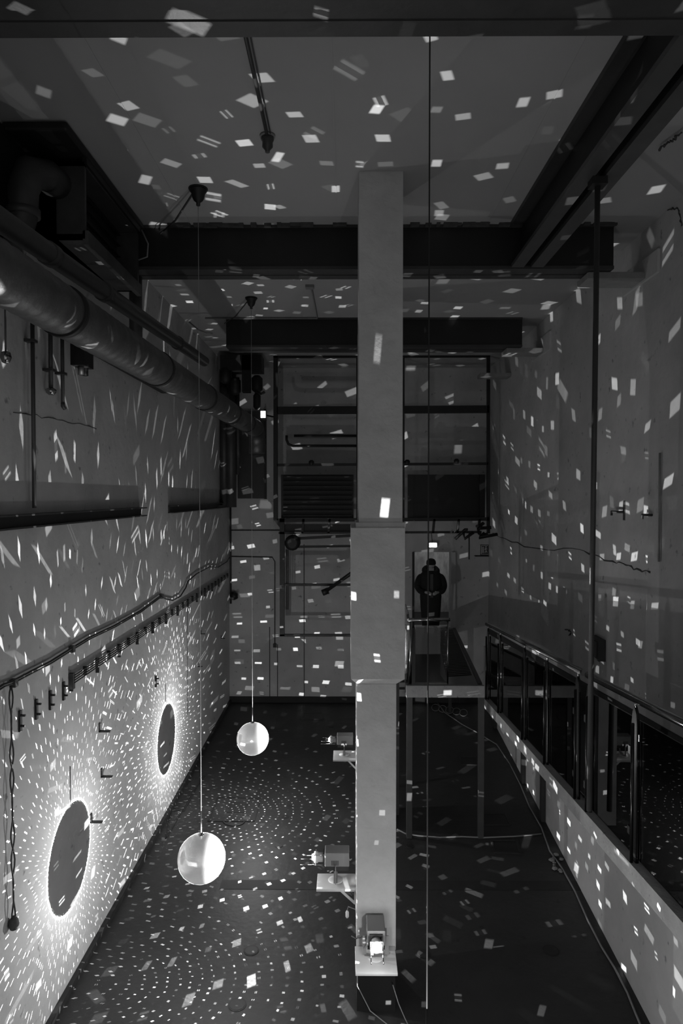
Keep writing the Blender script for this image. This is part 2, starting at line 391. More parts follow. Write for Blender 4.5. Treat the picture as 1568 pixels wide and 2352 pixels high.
for i, B in enumerate(BALLS):
    t = thing('mirror_ball', labs[i], 'mirror ball', B['c'] - Vector((0, 0, B['r'])), 'mirror balls hung from ceiling motors')
    m = ball_mesh(B['r'], .05, random); m.v = [v+B['c'] for v in m.v]
    s = m.build('tiled_globe', 'ball', t)
    core = MB().lathe([(B['r']*.985*math.sin(PI*k/16)+1e-4, -B['r']*.985*math.cos(PI*k/16)) for k in range(17)], B['c'], 28).build('core', 'projd', t)
    top = B['c'] + Vector((0, 0, B['r']))
    cp = MB().lathe([(.03, -.004), (.03, .008), (.012, .012), (.012, .03)], top, 14).build('hanger_cap', 'chrome', t)
    wr = MB().tube([top+Vector((0, 0, .02)), (top.x, top.y, 7.9 if i < 2 else HC-.02)], .0035 if i < 2 else .0045, 6).tube([top+Vector((0, 0, .02)), top+Vector((0, 0, .25))], .006, 6).build('hanging_wire', 'wire' if i < 2 else 'rope', t)
    ball_objs += [s, core, cp, wr]
    if i < 2:
        # ceiling motor
        q = thing('ball_motor', ['black ceiling motor above the nearer mirror ball, in the first bay', 'black ceiling motor above the farther mirror ball, in the second bay'][i], 'motor', (B['c'].x, B['c'].y, HC-.17), 'ceiling motors of the mirror balls')
        c0 = Vector((B['c'].x, B['c'].y, HC))
        MB().lathe([(.085, -.002), (.085, -.03), (.07, -.045), (.06, -.09), (.045, -.12), (.02, -.14), (.02, -.17)], c0, 20).build('housing', 'black', q)
        MB().lathe([(.095, -.001), (.095, -.012)], c0, 20).build('mounting_plate', 'black', q)
        e = Vector((B['c'].x-.62, 7.75 if i == 0 else 11.77, HC-.10))
        tag(MB().tube([c0+Vector((-.06, 0, -.06)), (c0+e)/2+Vector((-.03, 0, -.085)), e], .010, 6).build('power_cable', 'cable'),
            ['black cable slanting from the near ceiling motor to the beam', 'black cable slanting from the far ceiling motor to the beam'][i], 'cable', 'motor cables')
for i, lo in enumerate(BALL_LIGHTS):
    c = bpy.data.collections.new('reflections_pass_%d' % i)
    for o in ball_objs[i*4:i*4+4]: c.objects.link(o)
    lo.light_linking.blocker_collection = c
    for k in c.collection_objects: k.light_linking.link_state = 'EXCLUDE'

# ------------------------------------------------------------------ projectors and shelves
def projector(loc, rz, label, lamp_z=.24):
    t = thing('projector', label, 'projector', loc, 'slide projectors on the column shelves', rz)
    def b(m, n, mm, p=None, **k): return m.build(n, mm, p or t, world=False, **k)
    b(MB().lathe([(.075, 0), (.078, .006), (.07, .014), (.02, .018)], (0, 0, 0), 24), 'base_disc', 'board')
    b(MB().bar((0, 0, .014), (0, -.105, .03), .04, .008).bar((0, -.105, .026), (0, -.105, .21), .035, .008, up=(1, 0, 0)).bar((0, 0, .014), (0, .105, .03), .04, .008).bar((0, .105, .026), (0, .105, .21), .035, .008, up=(1, 0, 0)), 'yoke', 'proj')
    z = lamp_z
    body = MB().box(-.14, .11, -.085, .085, z-.055, z+.085)
    bo = b(body, 'body', 'proj', bevel=.008)
    b(MB().box(-.135, .10, -.08, .08, z-.095, z-.055), 'lower_case', 'projd')
    v = MB()
    for k in range(7): v.box(-.03+.011*k, -.025+.011*k, -.0875, .0875, z-.04, z+.01)
    b(v, 'vent_slots', 'projd', bo)
    b(MB().box(-.12, -.07, -.0875, -.084, z+.035, z+.06), 'name_plate', 'projd', bo)
    b(MB().box(.11, .125, -.06, .06, z-.07, z+.06), 'front_plate', 'projd')
    ln = b(MB().lathe([(.045, 0), (.045, .06), (.055, .062), (.055, .10), (.04, .10), (.038, .07)], (.12, 0, z), 24, axis=(1, 0, 0)), 'lens_barrel', 'board')
    b(MB().lathe([(.04, 0), (.035, .012), (.015, .022)], (.215, 0, z), 20, axis=(1, 0, 0)), 'lens', 'bulb', ln, label='glowing lens')
    for sy in (-.055, .055):
        b(MB().tube([(.12, sy, z-.05), (.36, sy, z-.05)], .005, 8), 'guide_rod', 'chrome')
    b(MB().tube([(.12, .05, z+.045), (.33, .05, z+.045)], .004, 8), 'guide_rod', 'chrome')
    b(MB().box(.20, .208, -.06, .06, z-.055, z+.05).box(.24, .246, -.055, -.03, z-.05, z+.01), 'slide_frame', 'board')
    b(MB().lathe([(.035, 0), (.035, .02)], (-.14, 0, z+.02), 14, axis=(-1, 0, 0)), 'rear_fan', 'projd')
    return t
S1 = (px_x(727, 6.9), xa, 6.77, 7.06, 1.04); S2 = (px_x(765, 10.5), .19, 10.35, 10.74, .955)
def shelf(x0, x1, y0, y1, z, label, br):
    t = thing('wall_shelf', label, 'shelf', ((x0+x1)/2, (y0+y1)/2, z-.03), 'white projector shelves on the columns')
    MB().box(x0, x1, y0, y1, z-.025, z).build('board', 'board', t, bevel=.003)
    for a, b_, c in br:
        m = MB().bar(a, b_, .025, .008, up=(0, 1, 0)); m.bar(a, c, .025, .006, up=(0, 1, 0)); m.bar(b_, c, .025, .006, up=(0, 1, 0)); m.build('bracket', 'board', t)
ym = 6.88
shelf(*S1[:4], S1[4], 'white shelf on the left side of the near column with lit projector', [((xa-.2, ym, 1.008), (xa-.006, ym, .83), (xa-.006, ym, 1.008))])
shelf(*S2[:4], S2[4], 'white shelf on the farther column with projector', [((.01, 10.5, .92), (.182, 10.5, .74), (.182, 10.5, .92))])
shelf(px_x(816, 6.3), px_x(912, 6.3), 6.12, 6.498, .645, 'white shelf on the front of the column facing the viewer', [((.28, 6.25, .61), (.28, 6.49, .44), (.28, 6.49, .61))])
projector((-.10, 6.93, 1.042), PI, 'lit slide projector on the near left shelf, aimed at larger mirror ball')
projector((-.02, 10.55, .957), PI, 'lit slide projector on the far left shelf, aimed at farther mirror ball')
projector((.285, 6.33, .647), -PI/2, 'glaring slide projector on the front shelf, aimed towards the viewer')
t = thing('hanging_plug', 'small white plug hanging under the near left shelf', 'plug', P(797, 2100, 6.88))
a = P(797, 2100, 6.88)
MB().lathe([(.012, -.035), (.018, -.02), (.018, .02), (.008, .04)], a, 12).build('plug_body', 'board', t)
MB().tube([a+Vector((0, 0, .035)), a+Vector((.01, 0, .08)), Vector((xa-.004, 6.88, a.z+.05))], .005, 6).build('lead', 'cablew', t)
tag(MB().tube([(px_x(850, 6.4), 6.40, .82)]+[Vector((.22-.02*k, 6.42+.01*k, .80-.012*k+.006*(k % 2))) for k in range(1, 7)]+[Vector((.06, 6.53, .72))], .006, 6).build('coiled_cable', 'cable'), 'black coiled cable at the left of the front projector', 'cable')
tag(MB().tube([P(819, 2080, 6.9), P(819, 2180, 6.6), P(821, 2265, 6.45), P(850, 2322, 6.3), P(888, 2352, 6.2), P(930, 2400, 6.1)], .005, 6).build('hanging_cable', 'cablew'), 'thin pale cable looping down from the left side of the front shelf', 'cable')
tag(MB().tube([P(902, 2262, 6.4), P(915, 2305, 6.3), P(930, 2340, 6.25), P(950, 2380, 6.2)], .005, 6).build('hanging_cable', 'cablew'), 'thin pale cable hanging from the right side of the front shelf', 'cable')

# ------------------------------------------------------------------ duct and pipes, upper left
def yx(px, X): return X*F/(px-793)          # depth at which a line at fixed X crosses column px
t = thing('spiral_duct', 'long round spiral metal duct along the upper left wall', 'duct', (-2.0, 8, 6.25))
R = .172; pts = []; rs_ = []; y = 1.5; k = 0
def dz(y): return 6.26+.009*y
def dxx(y): return -2.08+.016*y
while y < 14.0:
    pts.append((dxx(y), y, dz(y))); rs_.append(R+(.006 if k % 4 == 0 else 0)); y += .035; k += 1
MB().tube(pts, rs_, 36).build('duct_tube', 'duct', t)
el = [(dxx(14), 14.0+.35*math.sin(a), dz(14)-.35*(1-math.cos(a))) for a in [k*PI/2/8 for k in range(9)]]
el.append((dxx(14), 14.35, dz(14)-.5))
MB().tube(el, [R+(.008 if k % 2 == 0 else 0) for k in range(10)], 28).build('elbow', 'duct', t)
for y in (4.85, 7.15, 9.35, 11.3, 12.9):
    MB().tube([(dxx(y), y-.03, dz(y)), (dxx(y), y+.03, dz(y))], R+.014, 36).build('band_clamp', 'black', t)
    MB().bar((dxx(y)-R*.6, y, dz(y)+R*.7), (XL+.03, y, dz(y)+.42), .03, .03).build('wall_strut', 'black', t)
# pipe above it
a = Vector((-2.12, 1.5, H+.85)); b = P(469, 830, 10.2); a = P(0, 505, 4.2); d = (b-a)/(b.y-a.y); a = a-d*2.6
t = thing('pipe', 'dark round pipe running above the spiral duct, capped at its far end', 'pipe', (a+b)/2)
MB().tube([a, b], .075, 20).tube([b, b+d*.05, b+d*.08], [.075, .06, .03], 20).build('pipe_run', 'pipe', t)
for y in (4.9, 6.0, 8.6):
    c = a+d*(y-a.y); MB().tube([c-d*.05, c+d*.05], .085, 20).build('coupling', 'pipe', t)
    MB().bar(c+Vector((-.05, 0, .05)), Vector((XL+.03, c.y, c.z+.4)), .03, .03).build('wall_strut', 'black', t)
# second dark tray behind
tag(MB().box(-2.79, -2.62, 1.5, 10.4, 6.55, 6.65).build('cable_tray', 'black'), 'black cable tray between duct and left wall', 'tray')
tag(MB().tube([(-2.45, 8.02, 6.72), (-2.45, 8.02, 7.548)], .075, 16).build('drop_pipe', 'pipe'), 'short vertical grey pipe under the near beam on the left', 'pipe')
# box duct with grille
c0 = P(120, 560, 5.3); 
t = thing('ventilation_box', 'dark sheet metal ventilation box with an open grille, upper left', 'ventilation box', (-2.5, 6.9, 7.37))
bx0, bx1, by0, by1, bz0, bz1 = -2.74, -2.29, 6.05, 7.62, 7.26, 7.93
m = MB().box(bx0, bx1-.25, by0, by1, bz0, bz1).box(bx0, bx1, by0, by0+.04, bz0, bz1).box(bx0, bx1, by1-.04, by1, bz0, bz1).box(bx0, bx1, by0, by1, bz0, bz0+.04).box(bx0, bx1, by0, by1, bz1-.04, bz1)
m.build('casing', 'ductbox', t)
MB().box(bx1-.25, bx1-.23, by0+.04, by1-.04, bz0+.04, bz1-.04).build('grille_back', 'black', t)
m = MB()
for k in range(5): m.bar((bx1-.2, by0+.05, bz0+.12+.12*k), (bx1-.2, by1-.05, bz0+.12+.12*k), .04, .006)
m.build('louvre_blades', 'black', t)
MB().box(bx1-.02, bx1+.03, by0, by1, bz0-.05, bz0+.07).build('bottom_frame', 'duct', t)
MB().box(bx1-.02, bx1+.02, by0, by1, bz1-.02, bz1+.04).build('top_frame', 'black', t)
t2 = thing('supply_duct', 'large dark round duct bending down beside the ventilation box', 'duct', (-2.62, 5.6, 6.8))
MB().tube([(-2.52, 6.15, 7.72), (-2.56, 5.9, 7.74), (-2.6, 5.68, 7.66), (-2.62, 5.6, 7.48), (-2.62, 5.6, 7.28), (-2.66, 5.6, 7.12), (-2.69, 5.55, 6.95), (-2.69, 5.55, 6.8)], [.13, .13, .13, .12, .11, .10, .09, .09], 20).build('duct_bend', 'ductbox', t2)
MB().tube([(-2.62, 5.6, 7.33), (-2.62, 5.6, 7.27)], .13, 20).build('flange', 'ductbox', t2)
tag(MB().box(XL+.001, -2.765, 3.9, 5.95, 7.1, 7.99).build('shade_panel', 'black'), 'tall black panel put in for the shade high on the left wall before the bent duct', 'panel')  # black sheet added where this part of the wall lies in shade
tag(MB().box(XL+.005, -2.26, 5.6, 7.72, 7.965, 8.04).build('hood_plate', 'black', bevel=.02), 'wide black sheet over the ventilation box', 'panel')
tag(MB().tube([P(325, 528, 7.5), P(340, 560, 7.5), P(338, 590, 7.5), P(318, 597, 7.5)], .008, 8).build('loose_cable', 'cablew'), 'pale loose cable curling beside the grille end', 'cable')
tag(MB().tube([P(435, 740, 11.6), P(455, 757, 11.5), P(475, 765, 11.4), P(488, 766, 11.4)], .012, 8).build('loose_cable', 'cablew'), 'pale loose cable end sticking out under the far beam', 'cable')

# vertical pipes on the left wall
def wpt(px, py, off=.06):
    y = (XL+off)*F/(px-793); q = P(px, py, y); q.x = XL+off; return q
def vpipe(px, p0, p1, r, label, parts):
    a = wpt(px, p0); b = wpt(px, p1); b = Vector((a.x, a.y, b.z))
    t = thing('wall_pipe', label, 'pipe', b, 'vertical pipes on the left wall')
    MB().tube([a, b], r, 12).build('tube', 'pipe', t)
    for zz in parts:
        z = wpt(px, zz).z
        MB().box(XL, a.x+r+.01, a.y-r*2.2, a.y+r*2.2, z-.012, z+.012).build('clamp', 'steel', t)
    return t, a, b
vpipe(77, 700, 1167, .018, 'longest vertical steel pipe on the left wall', [783])
t, a, b = vpipe(118, 740, 895, .02, 'short vertical pipe ending in a round valve, left wall', [850])
MB().lathe([(.02, -.05), (.045, -.03), (.05, 0), (.02, .02)], b, 14).build('valve', 'chrome', t)
t, a, b = vpipe(145, 750, 925, .018, 'short vertical pipe with bent end beside the valve pipe', [858])
MB().tube([b, b+Vector((0, 0, -.03)), b+Vector((.0, .04, -.05))], .02, 10).build('bend', 'pipe', t)
a = wpt(15, 700); b = wpt(15, 815)
t = thing('pendant_lamp', 'round glass pendant fitting hanging at the left edge', 'lamp', b)
MB().tube([Vector((a.x, a.y, a.z+.3)), Vector((a.x, a.y, b.z))], .008, 8).build('rod', 'pipe', t)
MB().lathe([(.01, .03), (.035, .02), (.045, -.02), (.03, -.06), (.01, -.07)], Vector((a.x, a.y, b.z)), 14).build('shade', 'chrome', t)
a = wpt(188, 800); b = wpt(188, 850)
t = thing('switch_box', 'black electrical box under the spiral duct on the left wall', 'box', Vector((XL+.06, a.y, b.z)))
MB().box(XL, XL+.14, a.y-.13, a.y+.13, b.z+.03, a.z+.10).build('case', 'black', t)
MB().tube([(XL+.08, a.y-.06, b.z+.05), (XL+.08, a.y-.06, b.z-.06)], .03, 10).build('gland', 'black', t)
MB().tube([(XL+.08, a.y+.06, b.z+.05), (XL+.08, a.y+.06, b.z-.05)], .03, 10).build('gland', 'black', t)
# horizontal channels on the left wall
def ywall(px): return XL*F/(px-793)
def channel(px0, py0, px1, py1, label):
    a = wpt(px0, py0, .0); b = wpt(px1, py1, .0); z = (a.z+b.z)/2
    t = thing('wall_channel', label, 'rail', (XL, (a.y+b.y)/2, z), 'steel channels on the left wall')
    y0, y1 = a.y, b.y
    MB().box(XL, XL+.02, y0, y1, z-.07, z+.07).build('back_web', 'steel', t)
    MB().box(XL, XL+.10, y0, y1, z+.055, z+.07).build('flange', 'steel', t)
    MB().box(XL, XL+.10, y0, y1, z-.07, z-.055).build('flange', 'steel', t)
    return t
# the near channel starts left of the frame
a = wpt(320, 1175, 0); 
def chan2(y0, y1, z, label):
    t = thing('wall_channel', label, 'rail', (XL, (y0+y1)/2, z-.06), 'steel channels on the left wall')
    MB().box(XL+.001, XL+.02, y0, y1, z-.06, z+.06).build('web', 'steel', t)
    MB().box(XL+.001, XL+.10, y0, y1, z+.045, z+.06).build('flange', 'steel', t)
    MB().box(XL+.001, XL+.10, y0, y1, z-.06, z-.045).build('flange', 'steel', t)
chan2(3.2, a.y, 4.78, 'dark steel channel fixed to the left wall, reaching the left edge')
chan2(wpt(385, 1165, 0).y, YB-.3, 4.78, 'shorter dark steel channel on the left wall nearer the back corner')
# brackets
for px, p0, p1, lab in ((36, 1632, 1680, 'leftmost upright black bracket'), (74, 1606, 1652, 'upright black bracket second from the left edge'), (107, 1586, 1630, 'upright black bracket third from the left edge'), (138, 1566, 1608, 'upright black bracket fourth from the left edge, nearest the cable ladder'), (353, 1552, 1578, 'small upright black bracket above the farther ball shadow')):
    a = wpt(px, p0, .0); b = wpt(px, p1, .0)
    t = thing('wall_bracket', lab + ' on the left wall', 'bracket', (XL, a.y, b.z), 'upright brackets on the left wall')
    MB().box(XL+.001, XL+.02, a.y-.018, a.y+.018, b.z, a.z).build('plate', 'black', t)
    MB().box(XL+.02, XL+.055, a.y-.01, a.y+.01, a.z-.05, a.z-.035).build('hook', 'black', t)
    MB().box(XL+.02, XL+.05, a.y-.01, a.y+.01, b.z+.04, b.z+.055).build('hook', 'black', t)
for px, py, lab in ((222, 1675, 'L-shaped black bracket, higher of the pair between the ball shadows'), (226, 1779, 'L-shaped black bracket, lower of the pair between the ball shadows'), (200, 1883, 'black bracket over the edge of the larger ball shadow'), (459, 1453, 'tiny L bracket near the back corner, upper left one'), (506, 1464, 'tiny L bracket closest to the back corner'), (452, 1528, 'tiny L bracket below the others near the back corner')):
    a = wpt(px, py, .0)
    t = thing('shelf_bracket', lab + ' on the left wall', 'bracket', (XL, a.y, a.z-.03), 'L-shaped brackets on the left wall')
    k = .6 if px > 400 else 1
    MB().box(XL+.001, XL+.015, a.y-.02*k, a.y+.02*k, a.z-.03, a.z+.07*k).build('upright', 'black', t)
    MB().box(XL+.001, XL+.11*k+.02, a.y-.02*k, a.y+.02*k, a.z-.03, a.z-.015).build('arm', 'black', t)
# cables on the left wall
def wall_path(pts, off=.03): return [wpt(x, y, off) for x, y in pts]
t = thing('surface_cable', 'dark cable bundle climbing the left wall to the back corner', 'cable', wpt(155, 1495, .03))
pts = wall_path([(-60, 1610), (0, 1573), (18, 1567), (60, 1545), (110, 1520), (155, 1492), (200, 1465), (260, 1437), (320, 1403), (365, 1370)])
MB().tube(pts, .012, 8).tube([p+Vector((.0, .03, -.02)) for p in pts], .008, 8).build('bundle', 'cable', t)
MB().tube(wall_path([(365, 1370), (380, 1376), (395, 1379), (412, 1370), (425, 1350), (430, 1335), (450, 1318), (480, 1302), (500, 1303), (520, 1290), (526, 1280)]), .011, 8).build('slack_loop', 'cable', t)
for px, py in ((155, 1490), (18, 1568), (365, 1369)):
    a = wpt(px, py, .0); MB().box(XL+.001, XL+.05, a.y-.028, a.y+.028, a.z-.035, a.z+.03).build('junction_box', 'wreck', t)
t = thing('drop_cable', 'twisted cable hanging down the left wall by the left edge', 'cable', wpt(24, 2120, .03))
vy = wpt(18, 1575, .04).y
def vp(py, dx=0, dy=0): q = wpt(18, py, .04); return Vector((q.x+dx, vy+dy, q.z))
zs = [1575+ (2110-1575)*k/40 for k in range(41)]
MB().tube([vp(z, .008*math.sin(k*.9), .02*math.sin(k*.45)) for k, z in enumerate(zs)], .007, 6).tube([vp(z, -.008*math.sin(k*.9), -.02*math.sin(k*.45)) for k, z in enumerate(zs)], .007, 6).build('strands', 'cable', t)
q = vp(2120); MB().lathe([(.01, .06), (.035, .03), (.045, -.01), (.03, -.05), (.01, -.06)], q, 9).build('cable_knot', 'wreck', t)
# cable ladder
t = thing('cable_ladder', 'rising bundle of thin rails with clips on the left wall', 'conduit', wpt(165, 1560, .03))
a = wpt(165, 1562, .05); b = wpt(524, 1322, .05)
m = MB()
for k in range(4): m.tube([a+Vector((0, 0, -.03+.025*k)), b+Vector((0, 0, -.03+.025*k))], .007, 6)
m.build('rails', 'cable', t)
for k in range(26):
    c = a + (b-a)*(k/25)
    MB().box(XL+.001, XL+.038, c.y-.008, c.y+.008, c.z-.045 - (.07 if k % 2 == 0 else 0), c.z+.05).build('clip', 'black', t)
tag(MB().box(XL+.001, XL+.05, a.y-.025, a.y+.025, a.z-.09, a.z+.07).build('junction_box', 'wreck'), 'battered junction box at the lower end of the cable ladder', 'box')
# thin wires down the wall
for px, p0, p1, lab in ((154, 1760, 1850, 'short thin wire just above the larger ball shadow'), (377, 1570, 1612, 'short thin wire just above the farther ball shadow'), (428, 1380, 1640, 'long thin wire down the left wall left of the back corner')):
    a = wpt(px, p0, .006); b = wpt(px, p1, .006)
    tag(MB().tube([a, Vector((a.x, a.y, b.z))], .004, 6).build('thin_wire', 'cable'), lab, 'wire')
# corner downpipe and its cables on the back wall
t = thing('corner_pipe', 'thin vertical pipe in the left back corner', 'pipe', (XL+.05, YB-.05, 2.4))
a = P(527, 1150, YB-.06); MB().tube([(XL+.045, YB-.06, 2.4), (XL+.045, YB-.06, a.z)], .025, 10).build('pipe_run', 'cable', t)
MB().lathe([(.03, 0), (.10, .04), (.10, .14), (.03, .2)], P(537, 1378, YB-.12), 10).build('cable_coil', 'black', t)
for pts, lab in (([(527, 1218), (642, 1218)], 'thin dark conduit on the back wall, upper of two'), ([(527, 1278), (625, 1280), (631, 1290), (631, 1480)], 'thin dark conduit on the back wall turning down to a small socket')):
    tag(MB().tube([P(x, y, YB-.02) for x, y in pts], .012, 6).build('conduit', 'cable'), lab, 'conduit')
q = P(631, 1482, YB-.02); tag(MB().box(q.x-.04, q.x+.04, YB-.05, YB-.001, q.z-.05, q.z+.04).build('socket', 'black'), 'small black socket on the back wall below the conduit', 'socket')
for px, p0, p1, lab in ((618, 1440, 1600, 'faint vertical joint left on the back wall'), (636, 1480, 1600, 'faint vertical joint under the socket on the back wall'), (697, 1250, 1600, 'faint vertical joint inside the steel frame on the back wall')):
    a = P(px, p0, YB-.004); b = P(px, p1, YB-.004)
    struct(MB().box(a.x, a.x+.02, YB-.006, YB, b.z, a.z).build('trim_%d' % (7+int(px/100)), 'wreck'))
# dark recessed panel and pipes near the back left
y = 15.9
def bx(px0, py0, px1, py1, y0, y1):
    a = P(px0, py0, y0); b = P(px1, py1, y0); return MB().box(a.x, b.x, y0, y1, a.z, b.z)
tag(bx(545, 945, 610, 1145, 16.32, 16.398).build('side_panel', 'steel'), 'tall grey panel standing beside the pipes in the left back corner', 'panel')
tag(bx(606, 940, 611, 1146, 16.25, 16.398).build('panel_edge_bar', 'black'), 'thin black bar along the right edge of the grey panel', 'bar')
for px, p0, p1, r, lab in ((503, 950, 1160, .09, 'leftmost thick vertical pipe in the back corner'), (530, 940, 1165, .12, 'thickest vertical dark pipe in the back corner'), (546, 950, 1090, .04, 'slim vertical pipe beside the thickest one')):
    a = P(px, p0, 15.2); b = P(px, p1, 15.2)
    if a.x < XL + r: a.x = XL + r + .01
    tag(MB().tube([Vector((a.x, a.y, a.z+.8)), Vector((a.x, a.y, b.z))], r, 16).build('riser_pipe', 'steel'), lab, 'pipe', 'riser pipes in the back corner')
t = thing('valve_cluster', 'cluster of black valves and motors under the far beam', 'valve', P(540, 930, 14.6))
bx(505, 815, 600, 850, 14.4, 14.9).build('tray', 'black', t)
bx(555, 812, 575, 900, 14.4, 14.6).build('upright_box', 'black', t)
for px, py, r in ((518, 860, .13), (540, 885, .12), (590, 880, .12), (515, 905, .10), (590, 920, .08)):
    q = P(px, py, 14.5); MB().lathe([(r*.4, -.2), (r, -.14), (r, .1), (r*.5, .16)], q, 12).build('valve_body', 'black', t)
MB().tube([P(590, 900, 14.3), P(600, 905, 14.2), P(608, 900, 14.2)], .03, 8).build('spout', 'steel', t)
q = P(604, 953, 14.6)  # glowing box stands in for a bright spot reflected from a mirror ball
t = thing('lit_box', 'small glowing box in place of a bright light spot on the left of the steel rack', 'lamp', q, 'small lit lamps')
MB().box(q.x-.07, q.x+.07, q.y, q.y+.08, q.z-.12, q.z+.10).build('housing', 'black', t)
MB().bar((q.x+.05, q.y+.06, q.z), (P(633, 953, 15).x-.05, 14.97, q.z), .03, .03).build('mounting_arm', 'black', t)
MB().box(q.x-.05, q.x+.05, q.y-.01, q.y, q.z-.06, q.z+.08).build('light_panel', 'lit_panel', t, 'glowing white panel')
q = P(994, 1252, YB-.12)
t = thing('lit_box', 'small lit lamp box above the doorway', 'lamp', q, 'small lit lamps')
MB().box(q.x-.1, q.x+.1, q.y, YB-.001, q.z-.06, q.z+.06).build('housing', 'board', t)
MB().box(q.x-.085, q.x+.085, q.y-.01, q.y, q.z-.045, q.z+.045).build('light_panel', 'lit_panel', t, 'glowing white panel')
MB().tube([(q.x, YB-.01, q.z+.05), (q.x-.03, YB-.01, q.z+.3)], .006, 6).build('lead', 'cable', t)
# ------------------------------------------------------------------ steel rack in front of the back wall
YR = 15.0
def rbar(m, x0, y0, x1, y1, wpx, y=YR, d=.08):
    a = P(x0, y0, y); b = P(x1, y1, y); wd = wpx/F*y
    m.bar(a, b, wd if abs(a.x-b.x) < abs(a.z-b.z) else d, wd if abs(a.x-b.x) >= abs(a.z-b.z) else d, up=(0, 0, 1)); return m
t = thing('steel_rack', 'tall black steel rack standing in front of the back wall, louvred panels below', 'rack', P(870, 1460, YR))
def rb(n, *a, mm='black', **k): return rbar(MB(), *a, **k).build(n, mm, t)
rb('upright', 633, 818, 633, 1195, 10); rb('upright', 1121, 818, 1121, 1225, 7); rb('upright', 926, 818, 926, 1250, 5, y=YR+.1)
rb('upright', 820, 818, 820, 1195, 4, y=YR+.1)
rb('top_rail', 628, 820, 1124, 818, 5)
rb('cross_beam', 636, 943, 1122, 940, 17); rb('mid_rail', 636, 1068, 1120, 1065, 6); rb('lower_rail', 636, 1195, 1122, 1192, 8)
rb('bottom_rail', 640, 1224, 1105, 1222, 5)
rb('upright', 648, 1190, 648, 1460, 11); rb('foot_rail', 643, 1459, 810, 1459, 5)
rb('rack_arm', 660, 1238, 810, 1230, 6); rb('rack_arm', 680, 1256, 812, 1254, 5); rb('rack_arm', 652, 1343, 812, 1343, 5)
rb('corner_brace', 631, 1190, 648, 1212, 6)
for x in (694, 754, 994, 1050, 1098): rb('strut', x+3, 1192, x, 1224, 5)
pts = [P(820, 1001, YR+.1), P(675, 1001, YR+.1)]; MB().tube(pts, .03, 10).build('rack_pipe', 'black', t)
MB().tube([P(820, 1024, YR+.1), P(672, 1024, YR+.1), P(662, 1020, YR+.1), P(658, 1010, YR+.1), P(658, 1000, YR+.1)], .03, 10).build('rack_pipe', 'black', t)
# louvre panels
a = P(645, 1090, YR+.12); b = P(812, 1190, YR+.12)
lp = MB().box(a.x, b.x, YR+.14, YR+.18, a.z, b.z).build('louvre_panel', 'black', t)
m = MB()
for k in range(9):
    z = a.z + (b.z-a.z)*(k+.5)/9; m.bar((a.x+.05, YR+.09, z), (b.x-.05, YR+.09, z), .05, .03)
m.build('louvre_blades', 'louvre', lp)
a = P(936, 1090, YR+.12); b = P(1112, 1190, YR+.12)
lp = MB().box(a.x, b.x, YR+.14, YR+.18, a.z, b.z).build('solid_panel', 'louvre', t)
MB().box(a.x, a.x+.12, YR+.05, YR+.14, a.z, b.z).build('side_rail', 'louvre', lp)
MB().box(b.x-.12, b.x, YR+.05, YR+.14, a.z, b.z).build('side_rail', 'louvre', lp)
for px, py in ((715, 1063), (935, 1062), (1048, 1060)):
    q = P(px, py, YR); MB().lathe([(.06, -.05), (.06, .03), (.03, .06)], q, 10).build('bolt_head', 'black', t)
MB().lathe([(.1, -.16), (.17, -.12), (.17, .12), (.1, .16)], P(672, 1246, YR-.05), 14, axis=(0, 1, 0)).build('hoist_wheel', 'black', t)
MB().box(*sorted((P(653, 1205, YR).x, P(805, 1205, YR).x)), YR+.05, YR+.12, P(700, 1222, YR).z, P(700, 1204, YR).z).build('cable_bundle', 'louvre', t)
m = MB(); [m.tube([P(x, 1262, YR+.05), P(x, 1400, YR+.05)], .012, 6) for x in (653, 657, 661)]; m.build('thin_pipes', 'cable', t)
# diagonal strut with claw
t = thing('diagonal_strut', 'black diagonal strut with a clawed foot beside the column', 'strut', P(748, 1360, 14.8))
MB().tube([P(748, 1358, 14.8), P(830, 1300, 14.2)], .04, 10).build('rod', 'black', t)
MB().tube([P(740, 1362, 14.8), P(752, 1357, 14.8)], .07, 8).bar(P(750, 1350, 14.8), P(755, 1364, 14.8), .05, .03).build('claw', 'black', t)
# cables and fitting in the right upper corner of the doorway
t = thing('cable_fitting', 'tangle of cables and clamps on the rack corner above the exit sign', 'fitting', P(1080, 1225, 14.6))
random.seed(3)
for k in range(6):
    q = P(1060+random.random()*55, 1205+random.random()*22, 14.6)
    MB().tube([q, q+Vector((random.uniform(-.15, .15), random.uniform(-.1, .1), random.uniform(-.15, .1))), q+Vector((random.uniform(-.3, .3), 0, random.uniform(-.2, .2)))], .035, 8).build('cable_clamp', 'black', t)
MB().tube([P(1077, 1225, 14.6), P(1077, 1285, 14.6)], .015, 8).build('drop_rod', 'cable', t)
